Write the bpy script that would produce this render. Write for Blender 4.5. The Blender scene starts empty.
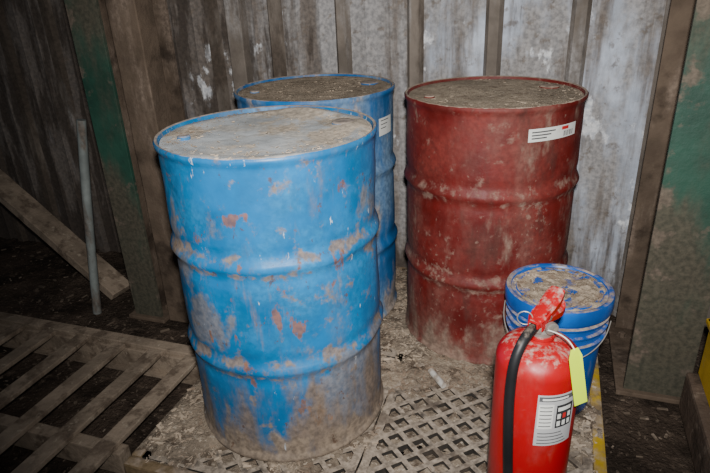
import bpy, bmesh, math, random
from mathutils import Vector, Matrix, noise, Quaternion
random.seed(7)
S=bpy.context.scene
rad=math.radians

# ---------------------------------------------------------------- helpers
def fbm(x,y,z=0.0,o=4):
    v=0;a=1;t=0
    for i in range(o):
        v+=a*noise.noise(Vector((x,y,z))); t+=a; a*=.5; x*=2.03;y*=2.03;z*=2.03
    return v/t

def material(name, base, layers=(), rough=.6, bump=.3, bscale=40, metal=0.0, var=.25, bdist=.004, spec=.4):
    m=bpy.data.materials.new(name); m.use_nodes=True
    nt=m.node_tree; N=nt.nodes; L=nt.links
    bs=N['Principled BSDF']
    tc=N.new('ShaderNodeTexCoord'); geo=N.new('ShaderNodeNewGeometry')
    co=tc.outputs['Object']
    sep=N.new('ShaderNodeSeparateXYZ'); L.new(co,sep.inputs[0])
    sepn=N.new('ShaderNodeSeparateXYZ'); L.new(geo.outputs['Normal'],sepn.inputs[0])
    def math_(op,a,b=None,clamp=False):
        n=N.new('ShaderNodeMath'); n.operation=op; n.use_clamp=clamp
        for i,v in enumerate((a,b)):
            if v is None: continue
            if isinstance(v,(int,float)): n.inputs[i].default_value=v
            else: L.new(v,n.inputs[i])
        return n.outputs[0]
    def nz(scale,st=(1,1,1),det=6,off=0,ro=.6):
        mp=N.new('ShaderNodeMapping'); L.new(co,mp.inputs[0])
        mp.inputs['Scale'].default_value=st; mp.inputs['Location'].default_value=(off*1.7,off*.9,off*2.3)
        n=N.new('ShaderNodeTexNoise'); L.new(mp.outputs[0],n.inputs['Vector'])
        n.inputs['Scale'].default_value=scale; n.inputs['Detail'].default_value=det; n.inputs['Roughness'].default_value=ro
        return n.outputs['Fac']
    def mr(v,a,b,c=0,d=1,smooth=True):
        n=N.new('ShaderNodeMapRange'); n.interpolation_type='SMOOTHSTEP' if smooth else 'LINEAR'
        L.new(v,n.inputs['Value'])
        for k,x in zip(('From Min','From Max','To Min','To Max'),(a,b,c,d)): n.inputs[k].default_value=x
        return n.outputs['Result']
    def mix(f,a,b,mode='MIX'):
        n=N.new('ShaderNodeMix'); n.data_type='RGBA'; n.blend_type=mode
        if isinstance(f,(int,float)): n.inputs[0].default_value=f
        else: L.new(f,n.inputs[0])
        for i,v in ((6,a),(7,b)):
            if isinstance(v,tuple): n.inputs[i].default_value=(*v[:3],1)
            else: L.new(v,n.inputs[i])
        return n.outputs[2]
    dark=tuple(c*(1-var) for c in base); lite=tuple(min(1,c*(1+var)) for c in base)
    col=mix(mr(nz(6,det=8,off=11),.35,.65),dark,lite)
    r=None
    for i,l in enumerate(layers):
        v=nz(l.get('s',5),l.get('st',(1,1,1)),l.get('det',8),off=i*3.1+1,ro=l.get('ro',.62))
        if 'ramp' in l:
            rs=l['ramp'] if isinstance(l['ramp'],list) else [l['ramp']]
            for ax,v0,v1,k in rs:
                v=math_('ADD',v,mr(sep.outputs['XYZ'.index(ax)],v0,v1,0,k,False))
        for (z0,w,k) in l.get('bands',()):
            d=math_('ABSOLUTE',math_('SUBTRACT',sep.outputs[2],z0))
            v=math_('ADD',v,mr(d,0,w,k,0))
        for (x,y,z,rr,k) in l.get('spots',()):
            d=N.new('ShaderNodeVectorMath'); d.operation='DISTANCE'; L.new(co,d.inputs[0]); d.inputs[1].default_value=(x,y,z)
            v=math_('ADD',v,mr(d.outputs['Value'],0,rr,k,0))
        if 'up' in l:
            v=math_('ADD',v,mr(sepn.outputs[2],.15,.9,0,l['up']))
        f=math_('MULTIPLY',mr(v,l.get('lo',.5),l.get('hi',.6)),l.get('k',1.0))
        c=l['c']; cc=mix(mr(nz(l.get('cs',60),det=4,off=i+20),.3,.7),tuple(x*.65 for x in c),tuple(min(1,x*1.35) for x in c))
        col=mix(f,col,cc)
        if r is None: r=math_('ADD',math_('MULTIPLY',f,l.get('rough',.9)-rough),rough)
        else:
            r=math_('ADD',r,math_('MULTIPLY',f,math_('SUBTRACT',l.get('rough',.9),r)))
    L.new(col,bs.inputs['Base Color'])
    if r is not None: L.new(r,bs.inputs['Roughness'])
    else: bs.inputs['Roughness'].default_value=rough
    bs.inputs['Metallic'].default_value=metal
    bs.inputs['Specular IOR Level'].default_value=spec
    if bump>0:
        b=N.new('ShaderNodeBump'); b.inputs['Strength'].default_value=bump; b.inputs['Distance'].default_value=bdist
        L.new(nz(bscale,det=6,off=5),b.inputs['Height']); L.new(b.outputs[0],bs.inputs['Normal'])
    return m

def mkobj(name,bm,mats,loc=(0,0,0),rot=(0,0,0),smooth=False,parent=None,auto=None):
    me=bpy.data.meshes.new(name); bm.normal_update(); bm.to_mesh(me); bm.free()
    o=bpy.data.objects.new(name,me); S.collection.objects.link(o)
    for m in (mats if isinstance(mats,(list,tuple)) else [mats]): me.materials.append(m)
    o.location=loc; o.rotation_euler=rot
    if smooth:
        for p in me.polygons: p.use_smooth=True
    if auto:
        me.set_sharp_from_angle(angle=rad(auto))
    if parent: o.parent=parent
    return o

def empty(name,loc=(0,0,0),rot=(0,0,0)):
    e=bpy.data.objects.new(name,None); S.collection.objects.link(e); e.location=loc; e.rotation_euler=rot; e.empty_display_size=.1
    return e

def revolve(bm,prof,seg=96,mi=0,cap0=True,cap1=True):
    rings=[]
    for r,z in prof:
        rings.append([bm.verts.new((r*math.cos(2*math.pi*i/seg),r*math.sin(2*math.pi*i/seg),z)) for i in range(seg)])
    for a,b in zip(rings,rings[1:]):
        for i in range(seg):
            f=bm.faces.new((a[i],a[(i+1)%seg],b[(i+1)%seg],b[i])); f.material_index=mi
    if cap0: bm.faces.new(list(reversed(rings[0]))).material_index=mi
    if cap1: bm.faces.new(rings[-1]).material_index=mi
    return rings

def box(bm,c,s,rot=None,mi=0,bev=0.0):
    vs=[]
    for dx in(-.5,.5):
        for dy in(-.5,.5):
            for dz in(-.5,.5):
                p=Vector((dx*s[0],dy*s[1],dz*s[2]))
                if rot: p=rot@p
                vs.append(bm.verts.new(p+Vector(c)))
    fs=[]
    for q in((0,1,3,2),(4,6,7,5),(0,4,5,1),(2,3,7,6),(0,2,6,4),(1,5,7,3)):
        f=bm.faces.new([vs[i] for i in q]); f.material_index=mi; fs.append(f)
    if bev>0:
        es=list({e for f in fs for e in f.edges})
        bmesh.ops.bevel(bm,geom=es,offset=bev,segments=2,affect='EDGES',profile=.6)
    return vs

def tube(name,pts,r,mat,parent=None,loc=(0,0,0),cyc=False,res=8):
    cu=bpy.data.curves.new(name,'CURVE'); cu.dimensions='3D'; cu.bevel_depth=r; cu.bevel_resolution=4; cu.resolution_u=res; cu.use_fill_caps=True
    sp=cu.splines.new('NURBS'); sp.points.add(len(pts)-1); sp.use_endpoint_u=True; sp.order_u=3; sp.use_cyclic_u=cyc
    for p,q in zip(sp.points,pts): p.co=(*q,1)
    o=bpy.data.objects.new(name,cu); S.collection.objects.link(o)
    dg=bpy.context.evaluated_depsgraph_get(); me=bpy.data.meshes.new_from_object(o.evaluated_get(dg))
    bpy.data.objects.remove(o); o=bpy.data.objects.new(name,me); S.collection.objects.link(o)
    me.materials.clear(); me.materials.append(mat)
    for p in me.polygons: p.use_smooth=True
    o.location=loc
    if parent:o.parent=parent
    return o

def patch(name,R,a0,a1,z0,z1,mat,parent,n=14,slant=0):
    bm=bmesh.new(); a0=rad(a0);a1=rad(a1); prev=None
    for i in range(n+1):
        t=i/n; a=a0+(a1-a0)*t; s=slant*t
        p=(bm.verts.new((R*math.cos(a),R*math.sin(a),z0+s)),bm.verts.new((R*math.cos(a),R*math.sin(a),z1+s)))
        if prev: bm.faces.new((prev[0],p[0],p[1],prev[1]))
        prev=p
    return mkobj(name,bm,mat,parent=parent,smooth=True)

# ---------------------------------------------------------------- materials
DUST=(.33,.26,.20); MUD=(.16,.115,.08); RUST=(.19,.075,.030)
def P(a,z,r=.281): return (r*math.cos(rad(a)),r*math.sin(rad(a)),z)
HB=[(.627,.03,.12),(.327,.03,.12),(.585,.02,.12),(.285,.02,.12)]
m_blue1=material('blue_paint_worn',(.003,.128,.325),[
  dict(c=(.035,.22,.42),s=4,lo=.42,hi=.75,k=.6,rough=.5),
  dict(c=(.14,.15,.15),s=6,st=(1,1,.35),lo=.56,hi=.80,k=.55,ramp=[('Z',.45,0,.12),('Z',.8,.87,.08)]),
  dict(c=(.17,.145,.125),s=9,st=(1,1,.7),lo=.62,hi=.72,k=.75,spots=[(*P(-122,.52),.22,.24),(*P(-112,.38),.15,.14),(*P(-15,.2),.30,.28),(*P(4,.70),.22,.20),(*P(-40,.08),.25,.16),(*P(-130,.75),.12,.18)]),
  dict(c=(.20,.145,.10),s=18,lo=.58,hi=.70,k=.85,bands=HB),
  dict(c=RUST,s=24,st=(1,1,.5),lo=.66,hi=.72,k=.8,spots=[(*P(-86,.735),.05,.26),(*P(-73,.745),.045,.24),(*P(-66,.47),.07,.22),(*P(-58,.43),.05,.18),(*P(-98,.40),.08,.17),(*P(-80,.27),.10,.15),(*P(-104,.68),.07,.15),(*P(-52,.15),.14,.15),(*P(-60,.60),.18,.09),(*P(-30,.55),.14,.12),(*P(-28,.78),.05,.16)]),
  dict(c=MUD,s=9,st=(1,1,.3),lo=.54,hi=.74,k=.85,ramp=[('Z',.32,.0,.26)]),
  dict(c=(.22,.17,.125),s=14,st=(1,1,.5),lo=.60,hi=.75,k=.9,ramp=[('Z',.12,.0,.35)]),
  dict(c=(.5,.55,.6),s=30,st=(1.3,1.3,.35),lo=.665,hi=.70,k=.8,ramp=('Z',.5,.9,.02)),
  dict(c=(.09,.045,.025),s=40,st=(1,1,.6),lo=.63,hi=.68,k=.75),
  dict(c=(.20,.13,.085),s=16,st=(1,1,.12),lo=.62,hi=.72,k=.5,ramp=('Z',.9,.3,.04)),
  dict(c=DUST,s=12,lo=.8,hi=1.0,up=.6,k=.9)],
  rough=.40,bump=.25,bscale=30,var=.18)
m_blue2=material('blue_paint_dusty',(.006,.10,.29),[
  dict(c=(.16,.23,.30),s=6,st=(1,1,.3),lo=.42,hi=.62,k=.7),
  dict(c=DUST,s=9,st=(1,1,.4),lo=.55,hi=.66,k=.8,ramp=('Z',.5,0,.15)),
  dict(c=DUST,s=12,lo=.8,hi=1.0,up=.6,k=.9)],rough=.5,bump=.3,bscale=30)
m_red=material('maroon_paint_dusty',(.108,.0065,.005),[
  dict(c=(.15,.024,.017),s=5,lo=.4,hi=.65,k=.6),
  dict(c=(.17,.085,.065),s=5,st=(1,1,.35),lo=.48,hi=.78,k=.6,ramp=[('Z',.65,.5,.06),('Z',.3,0,.14)]),
  dict(c=(.23,.15,.115),s=22,lo=.58,hi=.74,k=.7,bands=HB),
  dict(c=(.05,.018,.012),s=9,st=(1,1,.3),lo=.56,hi=.7,k=.6),
  dict(c=(.24,.165,.125),s=60,st=(1,1,.8),lo=.63,hi=.72,k=.5,ramp=('Z',.65,.2,.03),spots=[(*P(-55,.56),.12,.10),(*P(-115,.33),.12,.12)]),
  dict(c=(.22,.165,.125),s=10,st=(1,1,.4),lo=.58,hi=.76,k=.75,ramp=('Z',.25,0,.22)),
  dict(c=DUST,s=12,lo=.75,hi=.95,up=.6,k=.9)],rough=.5,bump=.3,bscale=50)
m_lid=material('lid_dusty',(.43,.45,.46),[
  dict(c=(.48,.44,.38),s=7,lo=.48,hi=.66,k=.8),
  dict(c=(.46,.38,.29),s=9,lo=.52,hi=.62,k=.9,spots=[(.21,.1,.87,.2,.22),(0,.24,.87,.16,.22),(.2,-.12,.87,.12,.12),(-.22,.02,.87,.1,.12),(-.1,-.22,.87,.1,.1)]),
  dict(c=(.22,.16,.115),s=30,lo=.61,hi=.69,k=.6)],rough=.8,bump=.4,bscale=240,bdist=.003)
m_saw=material('sawdust',(.36,.29,.215),[
  dict(c=(.16,.115,.08),s=30,lo=.50,hi=.66,k=.7),
  dict(c=(.50,.42,.33),s=120,lo=.56,hi=.64,k=.7,det=3)],rough=.95,bump=1,bscale=220,bdist=.004,spec=.1)
m_dirt=material('pallet_dirt',(.25,.20,.15),[
  dict(c=(.085,.06,.042),s=14,lo=.47,hi=.62,k=.8),
  dict(c=(.46,.39,.31),s=80,lo=.57,hi=.64,k=.7,det=3)],rough=.95,bump=1,bscale=120,bdist=.008,spec=.1)
m_ground=material('ground_dirt',(.070,.050,.037),[
  dict(c=(.025,.018,.013),s=4,lo=.45,hi=.6,k=.8),
  dict(c=(.13,.095,.07),s=16,lo=.54,hi=.66,k=.7),
  dict(c=(.22,.17,.13),s=70,lo=.62,hi=.68,k=.6,det=3)],rough=.95,bump=1,bscale=60,bdist=.02,spec=.15)
m_grate=material('grate_plastic',(.030,.026,.022),[
  dict(c=(.31,.255,.20),s=24,lo=.76,hi=1.04,up=.52,k=.97),
  dict(c=(.075,.055,.04),s=9,lo=.52,hi=.66,k=.7)],rough=.75,bump=.6,bscale=90)
m_sump=material('sump_black',(.010,.008,.007),[dict(c=(.05,.035,.025),s=10,lo=.5,hi=.6)],rough=.95)
m_yel=material('yellow_poly_dirty',(.42,.27,.012),[
  dict(c=(.17,.12,.08),s=7,lo=.42,hi=.60,k=.9,ramp=[('X',.3,-.1,.5)]),dict(c=DUST,s=14,lo=.80,hi=1.0,up=.38,k=.8)],rough=.6,bump=.3)
m_green=material('green_steel_grimy',(.018,.060,.040),[
  dict(c=(.075,.060,.042),s=4,st=(1,1,.4),lo=.42,hi=.62,k=.85,ramp=('Z',.8,0,.25)),
  dict(c=(.14,.105,.08),s=14,lo=.60,hi=.72,k=.75,ramp=[('X',-.03,-.08,.15)])],rough=.6,bump=.6,bscale=40)
m_brown=material('rusted_grime',(.11,.08,.058),[
  dict(c=(.21,.16,.125),s=9,st=(1,1,.25),lo=.5,hi=.65,k=.7),
  dict(c=(.028,.020,.015),s=6,lo=.50,hi=.66,k=.75)],rough=.9,bump=.9,bscale=50,spec=.15)
m_rib=material('rib_grime_falloff',(.165,.138,.115),[
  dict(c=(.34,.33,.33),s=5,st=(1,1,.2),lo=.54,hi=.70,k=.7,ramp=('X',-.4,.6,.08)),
  dict(c=(.06,.045,.034),s=8,st=(1,1,.3),lo=.50,hi=.66,k=.8,ramp=('X',-1.0,-1.8,.18))],rough=.8,bump=.6,bscale=40,spec=.2)  # left ribs darkened in colour for the fading flash, besides their grime
m_wall=material('painted_sheet_grimy_falloff',(.48,.53,.62),[
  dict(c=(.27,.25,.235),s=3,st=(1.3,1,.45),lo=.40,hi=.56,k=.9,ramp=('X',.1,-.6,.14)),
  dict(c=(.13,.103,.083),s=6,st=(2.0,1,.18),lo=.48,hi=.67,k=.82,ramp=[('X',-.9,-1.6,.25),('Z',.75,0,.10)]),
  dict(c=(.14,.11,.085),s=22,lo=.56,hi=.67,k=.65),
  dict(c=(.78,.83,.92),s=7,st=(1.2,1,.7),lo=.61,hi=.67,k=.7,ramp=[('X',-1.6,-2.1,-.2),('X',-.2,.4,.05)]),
  dict(c=(.045,.033,.025),s=10,st=(1.4,1,.25),lo=.57,hi=.70,k=.75,ramp=[('Z',.35,0,.25),('X',-1.0,-1.7,.14)])],rough=.55,bump=.4,bscale=30,spec=.3)  # extra dark toward the left is flash falloff painted in, on top of grime
m_wood=material('weathered_wood',(.25,.195,.145),[
  dict(c=(.10,.072,.052),s=14,st=(1,1,1),lo=.46,hi=.62,k=.75),
  dict(c=(.36,.30,.23),s=30,lo=.58,hi=.68,k=.6)],rough=.85,bump=.9,bscale=60,spec=.15)
m_concrete=material('curb_timber_dirty',(.14,.10,.075),[
  dict(c=(.05,.037,.027),s=8,lo=.48,hi=.62,k=.8),dict(c=(.22,.17,.13),s=30,lo=.58,hi=.66,k=.7)],rough=.9,bump=1,bscale=50,spec=.15)
m_pail=material('pail_blue',(.003,.085,.36),[
  dict(c=(.16,.17,.20),s=9,st=(1,1,.5),lo=.60,hi=.74,k=.6),
  dict(c=DUST,s=24,lo=.88,hi=1.10,up=.5,k=.95)],rough=.35,bump=.1)
m_ered=material('extinguisher_red',(.37,.002,.006),[
  dict(c=(.28,.13,.10),s=34,lo=.64,hi=.82,k=.5,ramp=('Z',.34,.5,.08)),
  dict(c=(.24,.05,.04),s=12,st=(1,1,.4),lo=.50,hi=.72,k=.4),
  dict(c=(.36,.28,.23),s=60,lo=.84,hi=1.08,up=.40,k=.8)],rough=.34,bump=.05,var=.06,spec=.5)
m_black=material('black_rubber',(.010,.010,.011),[dict(c=DUST,s=40,lo=.7,hi=.95,up=.3,k=.5)],rough=.5,bump=.1)
m_metal=material('dull_metal',(.45,.42,.38),[dict(c=DUST,s=30,lo=.5,hi=.65,k=.7)],rough=.45,metal=.7,bump=.1)
m_label=material('label_white',(.66,.66,.62),[dict(c=(.4,.35,.3),s=20,lo=.58,hi=.7,k=.5)],rough=.5,bump=0,var=.05)
m_silver=material('label_silver',(.42,.42,.42),[dict(c=(.3,.22,.18),s=20,lo=.56,hi=.7,k=.5)],rough=.5,bump=0,var=.05)
m_pvc=material('pvc_dirty',(.5,.48,.44),[dict(c=DUST,s=30,lo=.45,hi=.6,k=.8)],rough=.6,bump=0,var=.05)
m_ink=material('label_ink',(.03,.03,.033),rough=.5,bump=0)
m_inkg=material('label_ink_grey',(.09,.09,.095),rough=.5,bump=0)
m_inkr=material('label_red',(.5,.02,.02),rough=.5,bump=0)
m_tag=material('tag_yellow',(.60,.80,.008),[dict(c=(.5,.5,.1),s=40,lo=.62,hi=.7,k=.4)],rough=.5,bump=0,var=.05)
m_chip=material('wood_chip',(.42,.335,.25),[dict(c=(.16,.11,.075),s=3,lo=.45,hi=.55,k=.8)],rough=.9,bump=0)
m_chipd=material('dirty_chip',(.12,.09,.065),[dict(c=(.28,.22,.17),s=8,lo=.56,hi=.62,k=.8)],rough=.9,bump=0)
m_pipe=material('grey_pipe',(.20,.22,.21),[dict(c=(.12,.09,.07),s=12,st=(1,1,.3),lo=.48,hi=.62,k=.85)],rough=.6,bump=.2)

# ---------------------------------------------------------------- room
WV=2.38
bm=bmesh.new()
pts=[]
ribs=[-.24+.3075*k for k in range(-15,8)]
pts.append((-4.95,WV,0))
for u in ribs:
    pts+= [(u-.034,WV,0),(u-.019,WV-.024,1),(u+.019,WV-.024,1),(u+.034,WV,1)]
    for mloc in (.10,.205):
        pts+=[(u+mloc-.012,WV,0),(u+mloc,WV-.005,0),(u+mloc+.012,WV,0)]
rows=24
cols=[]
for (u,v,mi) in pts:
    cols.append([bm.verts.new((u,v+.010*fbm(u*1.8,j*.3,3),-.05+j*2.6/rows)) for j in range(rows+1)])
for i in range(len(cols)-1):
    for j in range(rows):
        f=bm.faces.new((cols[i][j],cols[i+1][j],cols[i+1][j+1],cols[i][j+1]))
        f.material_index=1 if pts[i+1][2]==1 else 0
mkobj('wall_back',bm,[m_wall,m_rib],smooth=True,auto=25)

def gh(X,Y): return min(.03*(fbm(X*2.2,Y*2.2,1,5)-.25)+.012*fbm(X*12,Y*12,4,2)-.006,.004)
bm=bmesh.new()
nx,ny=260,200; x0,x1,y0,y1=-4.6,1.9,-.6,2.6
g=[[None]*(ny+1) for _ in range(nx+1)]
for i in range(nx+1):
    for j in range(ny+1):
        X=x0+(x1-x0)*i/nx; Y=y0+(y1-y0)*j/ny
        g[i][j]=bm.verts.new((X,Y,gh(X,Y)))
for i in range(nx):
    for j in range(ny): bm.faces.new((g[i][j],g[i+1][j],g[i+1][j+1],g[i][j+1]))
mkobj('floor',bm,m_ground,smooth=True)

# ---------------------------------------------------------------- steel columns
def column(name,u,v,w=.2,d=.42,h=2.5):
    e=empty(name,(u,v,0))
    bm=bmesh.new()
    box(bm,(0,.008,h/2),(w,.016,h),bev=.002)
    mkobj('front_flange',bm,m_green,parent=e)
    bm=bmesh.new()
    box(bm,(0,d-.008,h/2),(w,.016,h),bev=.002)
    mkobj('rear_flange',bm,m_brown,parent=e)
    bm=bmesh.new(); box(bm,(0,d/2,h/2),(.012,d-.032,h))
    mkobj('web',bm,m_brown,parent=e)
    bm=bmesh.new(); box(bm,(0,d/2,.008),(w+.05,d+.04,.018),bev=.003)
    for sx in(-1,1):
        for y in(.08,d-.08):
            r=revolve(bm,[(.014,.016),(.014,.034),(.010,.036)],6)
            for ring in r:
                for q in ring: q.co+=Vector((sx*(w/2-.02),y,0))
    mkobj('base_plate',bm,m_brown,parent=e)
    return e
column('steel_column',.435,1.83)
column('steel_column',-1.650,1.80,w=.14)

# ---------------------------------------------------------------- left timber bits
def plank(name,a,b,w,t,mat=None,roll=0):
    a=Vector(a);b=Vector(b);d=b-a;L_=d.length
    bm=bmesh.new(); n=24
    q=d.to_track_quat('Z','Y')
    rings=[]
    for i in range(n+1):
        s=i/n; ring=[]
        for (sx,sy) in((-1,-1),(1,-1),(1,1),(-1,1)):
            ring.append(bm.verts.new((sx*w/2*(1+.07*fbm(i*.7,sx*3,sy)),sy*t/2*(1+.08*fbm(i*.9,sx*5,sy+4)),s*L_)))
        rings.append(ring)
    for p,r in zip(rings,rings[1:]):
        for k in range(4): bm.faces.new((p[k],p[(k+1)%4],r[(k+1)%4],r[k]))
    bm.faces.new(list(reversed(rings[0]))); bm.faces.new(rings[-1])
    o=mkobj(name,bm,mat or m_wood)
    o.rotation_mode='QUATERNION'
    o.rotation_quaternion=q@Quaternion((0,0,1),roll); o.location=a
    bv=o.modifiers.new('bevel','BEVEL'); bv.width=.004; bv.segments=2; bv.limit_method='ANGLE'
    return o
plank('wooden_brace_board',(-1.90,1.93,.03),(-3.3,2.10,.98),.12,.045,m_wood,0)
tube('metal_pipe',[(-1.925,1.78,.0),(-1.86,1.80,.5),(-1.80,1.83,.9)],.019,m_pipe)
plank('timber_post',(-1.485,1.86,.0),(-1.485,1.86,2.4),.125,.10,m_brown)
plank('wooden_wall_stud',(-1.30,2.29,.0),(-1.30,2.29,2.4),.07,.06,m_rib)

# ---------------------------------------------------------------- spill pallet
PX0,PX1,PY0,PY1=-1.06,.235,.93,2.30; PZ=.15
pe=e=empty('spill_containment_pallet',((PX0+PX1)/2,(PY0+PY1)/2,0))
cx,cy=e.location.x,e.location.y; W=PX1-PX0;D=PY1-PY0
bm=bmesh.new()
t=.035
for (c,s) in (((0,-D/2+t/2,PZ/2),(W,t,PZ)),((0,D/2-t/2,PZ/2),(W,t,PZ)),((-W/2+t/2,0,PZ/2),(t,D-2*t,PZ)),((W/2-t/2,0,PZ/2),(t,D-2*t,PZ))):
    box(bm,c,s,bev=.008)
mkobj('sump_walls',bm,m_yel,parent=e)
bm=bmesh.new(); box(bm,(0,0,.02),(W-.06,D-.06,.03))
for i in(-1,0,1):
    for j in(-1,0,1): box(bm,(i*.4,j*.4,.07),(.10,.10,.09))
mkobj('sump_floor',bm,m_sump,parent=e)
bm=bmesh.new()
def clipline(c,ang,x0,x1,y0,y1):
    d=(math.cos(ang),math.sin(ang)); n=(-d[1],d[0]); p=(n[0]*c,n[1]*c)
    t0,t1=-9,9
    for k,(lo,hi) in enumerate(((x0,x1),(y0,y1))):
        a=(lo-p[k])/d[k]; b=(hi-p[k])/d[k]
        if a>b:a,b=b,a
        t0=max(t0,a);t1=min(t1,b)
    if t1-t0<.01: return None
    return ((p[0]+d[0]*t0,p[1]+d[1]*t0),(p[0]+d[0]*t1,p[1]+d[1]*t1))
gx=[-W/2+t,0,W/2-t]; gy=[-D/2+t,0,D/2-t]
for a in range(2):
    for b in range(2):
        X0,X1,Y0,Y1=gx[a]+.003,gx[a+1]-.003,gy[b]+.003,gy[b+1]-.003
        for (c,s) in ((((X0+X1)/2,Y0+.012,PZ-.014),(X1-X0,.024,.026)),(((X0+X1)/2,Y1-.012,PZ-.014),(X1-X0,.024,.026)),
                      ((X0+.012,(Y0+Y1)/2,PZ-.014),(.024,Y1-Y0,.026)),((X1-.012,(Y0+Y1)/2,PZ-.014),(.024,Y1-Y0,.026))):
            box(bm,c,s)
        for ang in (rad(43),rad(-43)):
            c=-1.4
            while c<1.4:
                r=clipline(c,ang,X0+.01,X1-.01,Y0+.01,Y1-.01)
                if r:
                    (ax,ay),(bx,by)=r; L_=math.hypot(bx-ax,by-ay)
                    box(bm,((ax+bx)/2,(ay+by)/2,PZ-.014+(.0003 if ang>0 else 0)),(L_,.0155,.024),rot=Matrix.Rotation(ang,3,'Z'))
                c+=.050
mkobj('deck_grates',bm,m_grate,parent=e)
def dirt_h(u,v):
    base=.030*fbm(u*7,v*7,2,4)+.018*fbm(u*24,v*24,7,3)
    k=-.0105
    def bump_(pu,pv,r,a):
        d=math.hypot(u-pu,v-pv); return a*max(0,1-(d/r)**2) if d<r else 0
    k+=bump_(-.70,1.333,.40,.018)+bump_(-.172,1.924,.42,.022)+bump_(-.814,1.94,.5,.020)
    k+=bump_(-1.06,1.2,.30,.030)+bump_(.07,1.54,.26,.016)+bump_(-.30,1.62,.20,.010)+bump_(.2,1.1,.2,.01)
    k-=bump_(-.20,1.25,.36,.007)+bump_(-.55,.98,.28,.008)
    k+=min(base,0)*-.35
    return PZ+k+base
bm=bmesh.new(); nx,ny=260,270
g=[[None]*(ny+1) for _ in range(nx+1)]
def edgefade(X,Y):
    return min(1,min(W/2-abs(X),D/2-abs(Y))/.03)
for i in range(nx+1):
    for j in range(ny+1):
        X=-W/2+.006+(W-.012)*i/nx; Y=-D/2+.006+(D-.012)*j/ny
        h=dirt_h(X+cx,Y+cy); h=h if h<PZ else PZ+min((h-PZ)*.8,.014)*edgefade(X,Y)+.001
        g[i][j]=bm.verts.new((X,Y,max(.08,h)))
for i in range(nx):
    for j in range(ny):
        q=(g[i][j],g[i+1][j],g[i+1][j+1],g[i][j+1])
        if max(p.co.z for p in q)>PZ-.022: bm.faces.new(q)
bmesh.ops.delete(bm,geom=[v for v in bm.verts if not v.link_faces],context='VERTS')
mkobj('sawdust_layer',bm,m_dirt,smooth=True,parent=e)

# ---------------------------------------------------------------- drums
def drum_profile(H=.88,R=.281):
    pr=[(R-.02,.018),(R-.004,.016),(R-.003,.004),(R+.003,0),(R+.007,.004),(R+.007,.014),(R+.001,.022)]
    n=80
    for i in range(n+1):
        z=.03+(H-.06)*i/n; r=R
        for hz in(.305,.605):
            d=(z-hz)/.013; r+=.0095*math.exp(-d*d)
            d2=(z-hz-.036)/.012; r-=.003*math.exp(-d2*d2); d2=(z-hz+.036)/.012; r-=.003*math.exp(-d2*d2)
        pr.append((r,z))
    pr+=[(R+.001,H-.022),(R+.007,H-.014),(R+.008,H-.005),(R+.004,H),(R-.002,H-.002),(R-.005,H-.012),(R-.008,H-.02)]
    pr+=[(R*.9,H-.020),(R*.6,H-.017),(R*.3,H-.016),(.02,H-.016)]
    return pr
def drum(name,u,v,mat,lidmat,seed,dent=.004,heap=None,fine=.003):
    e=empty(name,(u,v,PZ+.001))
    bm=bmesh.new(); revolve(bm,drum_profile(),128)
    for vv in bm.verts:
        z=vv.co.z
        if .03<z<.85:
            a=math.atan2(vv.co.y,vv.co.x); R=math.hypot(vv.co.x,vv.co.y)
            k=dent*fbm(math.cos(a)*1.6+seed,math.sin(a)*1.6,z*3.2+seed,3)*min(1,(z-.03)/.08,(.85-z)/.08)
            vv.co.x*=1+k/R*2; vv.co.y*=1+k/R*2
    mkobj('shell',bm,mat,smooth=True,parent=e,auto=50)
    bm=bmesh.new()
    for (bx,by,br) in((.17,.12,.033),(-.19,-.10,.017)):
        r=revolve(bm,[(br,.862),(br,.874),(br*.85,.877),(br*.5,.876)],24)
        for ring in r:
            for q in ring: q.co.x+=bx;q.co.y+=by
    mkobj('bungs',bm,mat,parent=e,smooth=True,auto=40)
    bm=bmesh.new(); nr,na=60,160; rings=[]
    for i in range(1,nr+1):
        r=.2745*i/nr; ring=[]
        for j in range(na):
            a=2*math.pi*j/na; X=r*math.cos(a);Y=r*math.sin(a)
            z=.866+fine*1.3*fbm(X*7+seed,Y*7,seed,4)+fine*fbm(X*50,Y*50+seed,1,3)+heap(X,Y)
            if i>=nr-1: z=min(z,.870)
            ring.append(bm.verts.new((X,Y,z)))
        rings.append(ring)
    for p,q in zip(rings,rings[1:]):
        for j in range(na): bm.faces.new((p[j],p[(j+1)%na],q[(j+1)%na],q[j]))
    bm.faces.new(rings[0])
    mkobj('sawdust_on_lid',bm,lidmat,smooth=True,parent=e)
    return e
def gs(x,y,px,py,r,a): return a*math.exp(-((x-px)**2+(y-py)**2)/r**2)
def rimheap(x,y,a): 
    r=math.hypot(x,y); return a*math.exp(-((r-.25)/.03)**2)
d1=drum('blue_steel_drum',-.703,1.333,m_blue1,m_lid,1.3,.006,lambda x,y: rimheap(x,y,.005)*(1+fbm(x*6,y*6)*2)+gs(x,y,.2,.1,.07,.010)+gs(x,y,0,.23,.08,.008)-.0005,fine=.0012)
d2=drum('blue_steel_drum',-.818,1.945,m_blue2,m_saw,5.1,.004,lambda x,y: rimheap(x,y,.003)+.004,fine=.002)
d3=drum('red_steel_drum',-.185,1.930,m_red,m_saw,9.7,.003,lambda x,y: gs(x,y,0,0,.2,.004)+gs(x,y,-.1,.1,.1,.004)+.003,fine=.002)
R=.2845
patch('label',R,-63,-26,.778,.816,m_label,d3)
for k in range(3): patch('label_text',R+.0006,-61,-61+(16,13,10)[k],.807-.009*k-.003,.807-.009*k+.001,m_inkg,d3)
patch('label_red_mark',R+.0006,-40,-34,.802,.812,m_inkr,d3)
for k in range(7): patch('label_barcode',R+.0006,-38+k*1.3,-38+k*1.3+(.5 if k%2 else .8),.782,.798,m_inkg,d3,n=1)
patch('label',R,-20,-2,.73,.79,m_label,d2)
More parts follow.
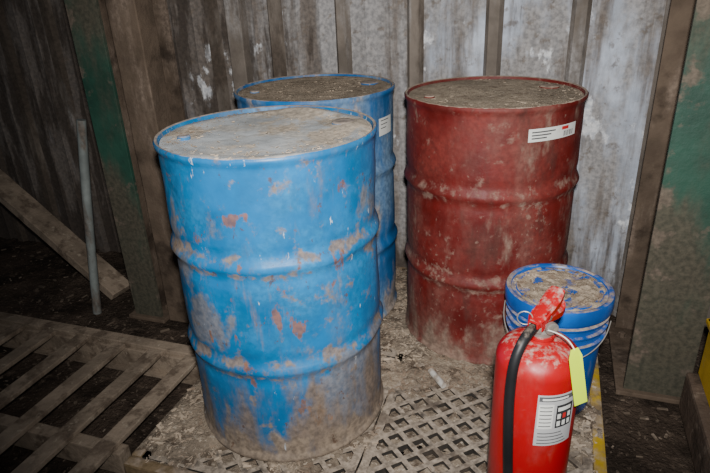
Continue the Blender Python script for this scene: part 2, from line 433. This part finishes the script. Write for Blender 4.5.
for k in range(3): patch('label_text',R+.0006,-18,-7-(k%3)*2,.78-.013*k,.783-.013*k,m_inkg,d2)

# ---------------------------------------------------------------- pail
e=empty('blue_plastic_pail',(.070,1.563,PZ+.004))
bm=bmesh.new(); K=.945
pr=[(.120,.004),(.128,0),(.1305,.006),(.132,.03),(.1385,.22),(.1395,.255),(.149,.256),(.150,.262),(.1415,.264),(.142,.288),(.152,.289),(.153,.295),(.1435,.297),(.144,.318),(.154,.319),(.155,.325),(.146,.328),(.146,.345)]
revolve(bm,[(r*K,z) for r,z in pr],96)
mkobj('bucket_body',bm,m_pail,smooth=True,parent=e,auto=35)
bm=bmesh.new()
revolve(bm,[(r*K,z) for r,z in [(.147,.338),(.157,.338),(.160,.345),(.160,.378),(.157,.384),(.149,.385),(.143,.382),(.141,.378),(.130,.377),(.127,.381),(.118,.381),(.115,.377),(.02,.377)]],96)
mkobj('lid',bm,m_pail,smooth=True,parent=e,auto=35)
bm=bmesh.new()
rings=[];na=128
for i in range(1,51):
    r=.1325*i/50; ring=[]
    for j in range(na):
        a=2*math.pi*j/na; X=r*math.cos(a);Y=r*math.sin(a)
        z=.3785+.010*fbm(X*18,Y*18,9,4)+.016*max(0,fbm(X*36,Y*36,2,3)-.04)
        ring.append(bm.verts.new((X,Y,z-(.004 if i>47 else 0))))
    rings.append(ring)
for p,q in zip(rings,rings[1:]):
    for j in range(na): bm.faces.new((p[j],p[(j+1)%na],q[(j+1)%na],q[j]))
bm.faces.new(rings[0]); mkobj('sawdust_on_lid',bm,m_saw,smooth=True,parent=e)
pail=e
pts=[]
for i in range(17):
    a=math.pi*i/16; pts.append((-.150*math.cos(a),-.150*math.sin(a)*.98-.004,.305-.085*math.sin(a)))
M=Matrix.Rotation(rad(-8),3,'Z')
tube('bail_handle',[tuple(M@Vector(p)) for p in pts],.0018,m_metal,parent=e)

# ---------------------------------------------------------------- extinguisher
EX,EY=.024,1.09
e=empty('fire_extinguisher',(EX,EY,PZ+.004))
bm=bmesh.new(); R=.090
pr=[(R-.012,.004),(R-.008,0),(R-.002,.002),(R-.001,.03),(R-.004,.034),(R,.04),(R,.2),(R,.458)]
for i in range(1,13):
    a=math.pi/2*i/13; pr.append((.026+(R-.026)*math.cos(a),.458+.050*math.sin(a)))
pr+=[(.026,.509),(.024,.516),(.029,.518),(.029,.524)]
revolve(bm,pr,96); mkobj('cylinder',bm,m_ered,smooth=True,parent=e,auto=40)
bm=bmesh.new()
revolve(bm,[(.024,.522),(.024,.534),(.017,.538),(.016,.560),(.019,.562),(.019,.572),(.010,.576)],32)
box(bm,(-.012,-.018,.549),(.026,.03,.020),bev=.003)
mkobj('valve',bm,m_metal,smooth=True,parent=e,auto=35)
bm=bmesh.new(); r=revolve(bm,[(.012,0),(.014,.002),(.014,.010),(.011,.011)],24)
M=Matrix.Translation((.016,-.016,.550))@Matrix.Rotation(rad(30),4,'Z')@Matrix.Rotation(rad(90),4,'X')
bmesh.ops.transform(bm,matrix=M,verts=bm.verts); mkobj('pressure_gauge',bm,m_metal,smooth=True,parent=e,auto=40)
ya=rad(66)
def handle(name,prof,width,mat):
    bm=bmesh.new(); rings=[]
    for (s,z,w) in prof:
        ring=[]
        for (sy,dz) in((-1,-.012),(-1,.0),(-.7,.004),(.7,.004),(1,0),(1,-.012),(.85,-.012),(.7,-.001),(-.7,-.001),(-.85,-.012)):
            ring.append(bm.verts.new((s,sy*w*width/2,z+dz)))
        rings.append(ring)
    for p,q in zip(rings,rings[1:]):
        for k in range(10): bm.faces.new((p[k],p[(k+1)%10],q[(k+1)%10],q[k]))
    bm.faces.new(list(reversed(rings[0]))); bm.faces.new(rings[-1])
    bmesh.ops.recalc_face_normals(bm,faces=bm.faces)
    return mkobj(name,bm,mat,rot=(0,0,ya),parent=e,smooth=True,auto=40)
handle('carry_handle',[(-.030,.558,.9),(-.015,.562,1),(.02,.562,1),(.04,.556,1),(.065,.552,1),(.078,.556,.9),(.083,.562,.7)],.034,m_ered)
handle('squeeze_lever',[(-.046,.570,.6),(-.03,.574,1),(.01,.582,1.05),(.035,.590,1.1),(.050,.598,1.05),(.062,.602,.9),(.068,.597,.6)],.036,m_ered)
bm=bmesh.new()
for sy in(-1,1): box(bm,(-.005,sy*.014,.566),(.034,.003,.036))
mkobj('lever_bracket',bm,m_ered,rot=(0,0,ya),parent=e)
tube('safety_pin_ring',[(-.035+.016*math.cos(a),-.03,.572+.016*math.sin(a)) for a in [i*math.pi/6 for i in range(12)]],.0014,m_metal,parent=e,cyc=True)
tube('hose',[(-.012,-.02,.549),(-.022,-.055,.560),(-.036,-.088,.550),(-.048,-.106,.51),(-.050,-.110,.43),(-.046,-.110,.34),(-.040,-.109,.24),(-.034,-.108,.16)],.0105,m_black,parent=e,res=16)
bm=bmesh.new(); revolve(bm,[(.010,.08),(.016,.085),(.014,.16),(.012,.18),(.008,.185)],24)
mkobj('nozzle',bm,m_black,loc=(-.034,-.110,0),smooth=True,parent=e,auto=40)
LR=R+.0012
patch('label',LR,-86,-30,.295,.430,m_silver,e)
l2=LR+.0006
patch('label_ink_header',l2,-84,-32,.414,.426,m_inkg,e)
patch('label_text',l2+.0004,-80,-44,.417,.422,m_label,e)
patch('label_ink_box',l2,-60,-34,.342,.402,m_ink,e)
patch('label_white_box',l2,-84,-64,.342,.406,m_label,e)
for k in range(6): patch('label_text',l2+.0004,-82,-66,.398-.010*k,.4005-.010*k,m_inkg,e)
for (a0,a1,z0,z1,mm) in ((-58,-53,.347,.360,m_label),(-50,-45,.347,.360,m_label),(-42,-37,.347,.360,m_label),(-58,-53,.366,.379,m_label),(-50,-45,.366,.379,m_inkr),(-42,-37,.366,.379,m_label),(-58,-38,.386,.396,m_label)):
    patch('label_icon',l2+.0005,a0,a1,z0,z1,mm,e,n=4)
for k in range(4): patch('label_text',l2,-82,-40-k*3,.301+.009*k,.3035+.009*k,m_inkg,e)
bm=bmesh.new(); vs=[]
outline=[(-.008,.0),(.008,.0),(.015,-.02),(.015,-.135),(-.015,-.135),(-.015,-.02)]
for j in (0,1):
    vs.append([bm.verts.new((x,j*.0008+.25*z*z,z)) for x,z in outline])
bm.faces.new(vs[0]); bm.faces.new(list(reversed(vs[1])))
for k in range(6): bm.faces.new((vs[0][k],vs[1][k],vs[1][(k+1)%6],vs[0][(k+1)%6]))
bmesh.ops.recalc_face_normals(bm,faces=bm.faces)
mkobj('inspection_tag',bm,m_tag,loc=(.064,-.070,.541),rot=(rad(-8),rad(-10),rad(35)),parent=e)
tube('tag_tie',[(.0,-.020,.545),(.025,-.04,.556),(.055,-.060,.552),(.064,-.070,.539)],.0014,m_label,parent=e)

# ---------------------------------------------------------------- wooden pallet
cx2,cy2=-1.70,1.08
e=empty('wooden_pallet',(cx2,cy2,0))
bm=bmesh.new()
for v in(1.49,1.02,.54):
    box(bm,(0,v-cy2,.05),(1.12,.045,.085),bev=.004)
mkobj('stringers',bm,m_wood,parent=e)
bm=bmesh.new()
box(bm,(0,1.505-cy2,.1025),(1.14,.05,.020),bev=.003)
for k in range(7):
    u=-1.19-.168*k+random.uniform(-.008,.008)
    box(bm,(u-cx2,.99-cy2,.103),(.060,.965,.018),rot=Matrix.Rotation(rad(random.uniform(-1,1)),3,'Z'),bev=.003)
mkobj('deck_slats',bm,m_wood,parent=e)
bm=bmesh.new()
for v in(1.49,.54): box(bm,(0,v-cy2,.004),(1.12,.09,.012))
mkobj('bottom_boards',bm,m_wood,parent=e)

# ---------------------------------------------------------------- right curb, yellow bin
bm=bmesh.new(); box(bm,(.625,1.25,.075),(.24,1.10,.15),bev=.012)
mkobj('timber_curb',bm,m_concrete)
e=empty('yellow_storage_bin',(.695,1.69,.152))
bm=bmesh.new()
for (c,s) in (((0,-.10,.10),(.30,.012,.20)),((0,.10,.10),(.30,.012,.20)),((-.15,0,.10),(.012,.21,.20)),((.15,0,.10),(.012,.21,.20)),((0,0,.008),(.30,.2,.012)),((0,-.108,.195),(.33,.02,.014)),((-.158,0,.195),(.02,.23,.014)),((0,.108,.195),(.33,.02,.014)),((.158,0,.195),(.02,.23,.014))):
    box(bm,c,s,bev=.002)
m_yb=material('yellow_bin_plastic',(.50,.31,.010),[dict(c=DUST,s=9,lo=.58,hi=.72,k=.6)],rough=.5,bump=.1)
mkobj('bin_shell',bm,m_yb,parent=e)
tube('pvc_pipe_offcut',[(-.30,1.55,PZ+.020),(-.26,1.50,PZ+.020),(-.245,1.485,PZ+.020)],.011,m_pvc)

# ---------------------------------------------------------------- chips & clods
def chip(bm,x,y,z,s):
    q=Matrix.Rotation(random.uniform(0,6.28),3,'Z')@Matrix.Rotation(random.uniform(-.5,.5),3,'X')
    l=s*random.uniform(.6,2.0); w=s*random.uniform(.3,.7); h=s*random.uniform(.12,.35)
    box(bm,(x,y,z+h*.4),(l,w,h),rot=q)
n=0
bm=bmesh.new()
while n<3000:
    u=random.uniform(PX0+.02,PX1-.02);v=random.uniform(PY0+.02,PY1-.02)
    h=dirt_h(u,v)
    if h<PZ-.006: continue
    if min(math.hypot(u+.703,v-1.333),math.hypot(u+.185,v-1.93),math.hypot(u+.818,v-1.945))<.297: continue
    if math.hypot(u-EX,v-EY)<.1 or math.hypot(u-.07,v-1.563)<.14: continue
    chip(bm,u-cx,v-cy,PZ+min(max(0,(h-PZ)*.8),.014),random.choice((.003,.004,.006,.006,.009,.013))); n+=1
mkobj('wood_chips',bm,m_chip,parent=pe)
bm=bmesh.new()
for k in range(2000):
    u=random.uniform(-3,1.0);v=random.uniform(.4,2.3)
    if PX0-.01<u<PX1+.01 and v>PY0-.01: continue
    if u>.48 and v<1.85: continue
    chip(bm,u,v,gh(u,v),random.choice((.006,.008,.012,.02)))
mkobj('ground_debris',bm,m_chipd)
for d,seed,amt in((d1,1,700),(d2,5,200),(d3,9,420)):
    bm=bmesh.new()
    for k in range(amt):
        a=random.uniform(0,6.283); r=.270*math.sqrt(random.random())
        if d is d1: r=.270-abs(random.gauss(0,.04)) if random.random()<.85 else r
        chip(bm,r*math.cos(a),r*math.sin(a),.870,random.choice((.002,.003,.004,.006)))
    mkobj('lid_chips',bm,m_chip,parent=d)
bm=bmesh.new()
for k in range(200):
    a=random.uniform(0,6.283); r=.126*math.sqrt(random.random())
    chip(bm,r*math.cos(a),r*math.sin(a),.381,random.choice((.003,.005,.008,.012)))
mkobj('lid_chips',bm,m_chip,parent=pail)

# ---------------------------------------------------------------- camera & light
cam=bpy.data.cameras.new('camera'); co=bpy.data.objects.new('camera',cam); S.collection.objects.link(co)
cam.sensor_width=36; cam.lens=29.05; cam.clip_start=.02
Mx=Matrix.Translation((0,0,1.38))@Matrix.Rotation(rad(19.5),4,'Z')@Matrix.Rotation(rad(65.7),4,'X')@Matrix.Rotation(rad(-2.5),4,'Z')
co.matrix_world=Mx; S.camera=co
fl=bpy.data.lights.new('camera_flash','SPOT'); fl.spot_size=rad(98); fl.spot_blend=.95; fl.shadow_soft_size=.025; fl.energy=245; fl.color=(1,.985,.96)
fo=bpy.data.objects.new('camera_flash',fl); S.collection.objects.link(fo)
fo.matrix_world=Matrix.Translation((.02,.0,1.50))@Matrix.Rotation(rad(13),4,'Z')@Matrix.Rotation(rad(71),4,'X')
w=bpy.data.worlds.new('world'); S.world=w; w.use_nodes=True
w.node_tree.nodes['Background'].inputs[0].default_value=(.75,.85,1,1); w.node_tree.nodes['Background'].inputs[1].default_value=.06
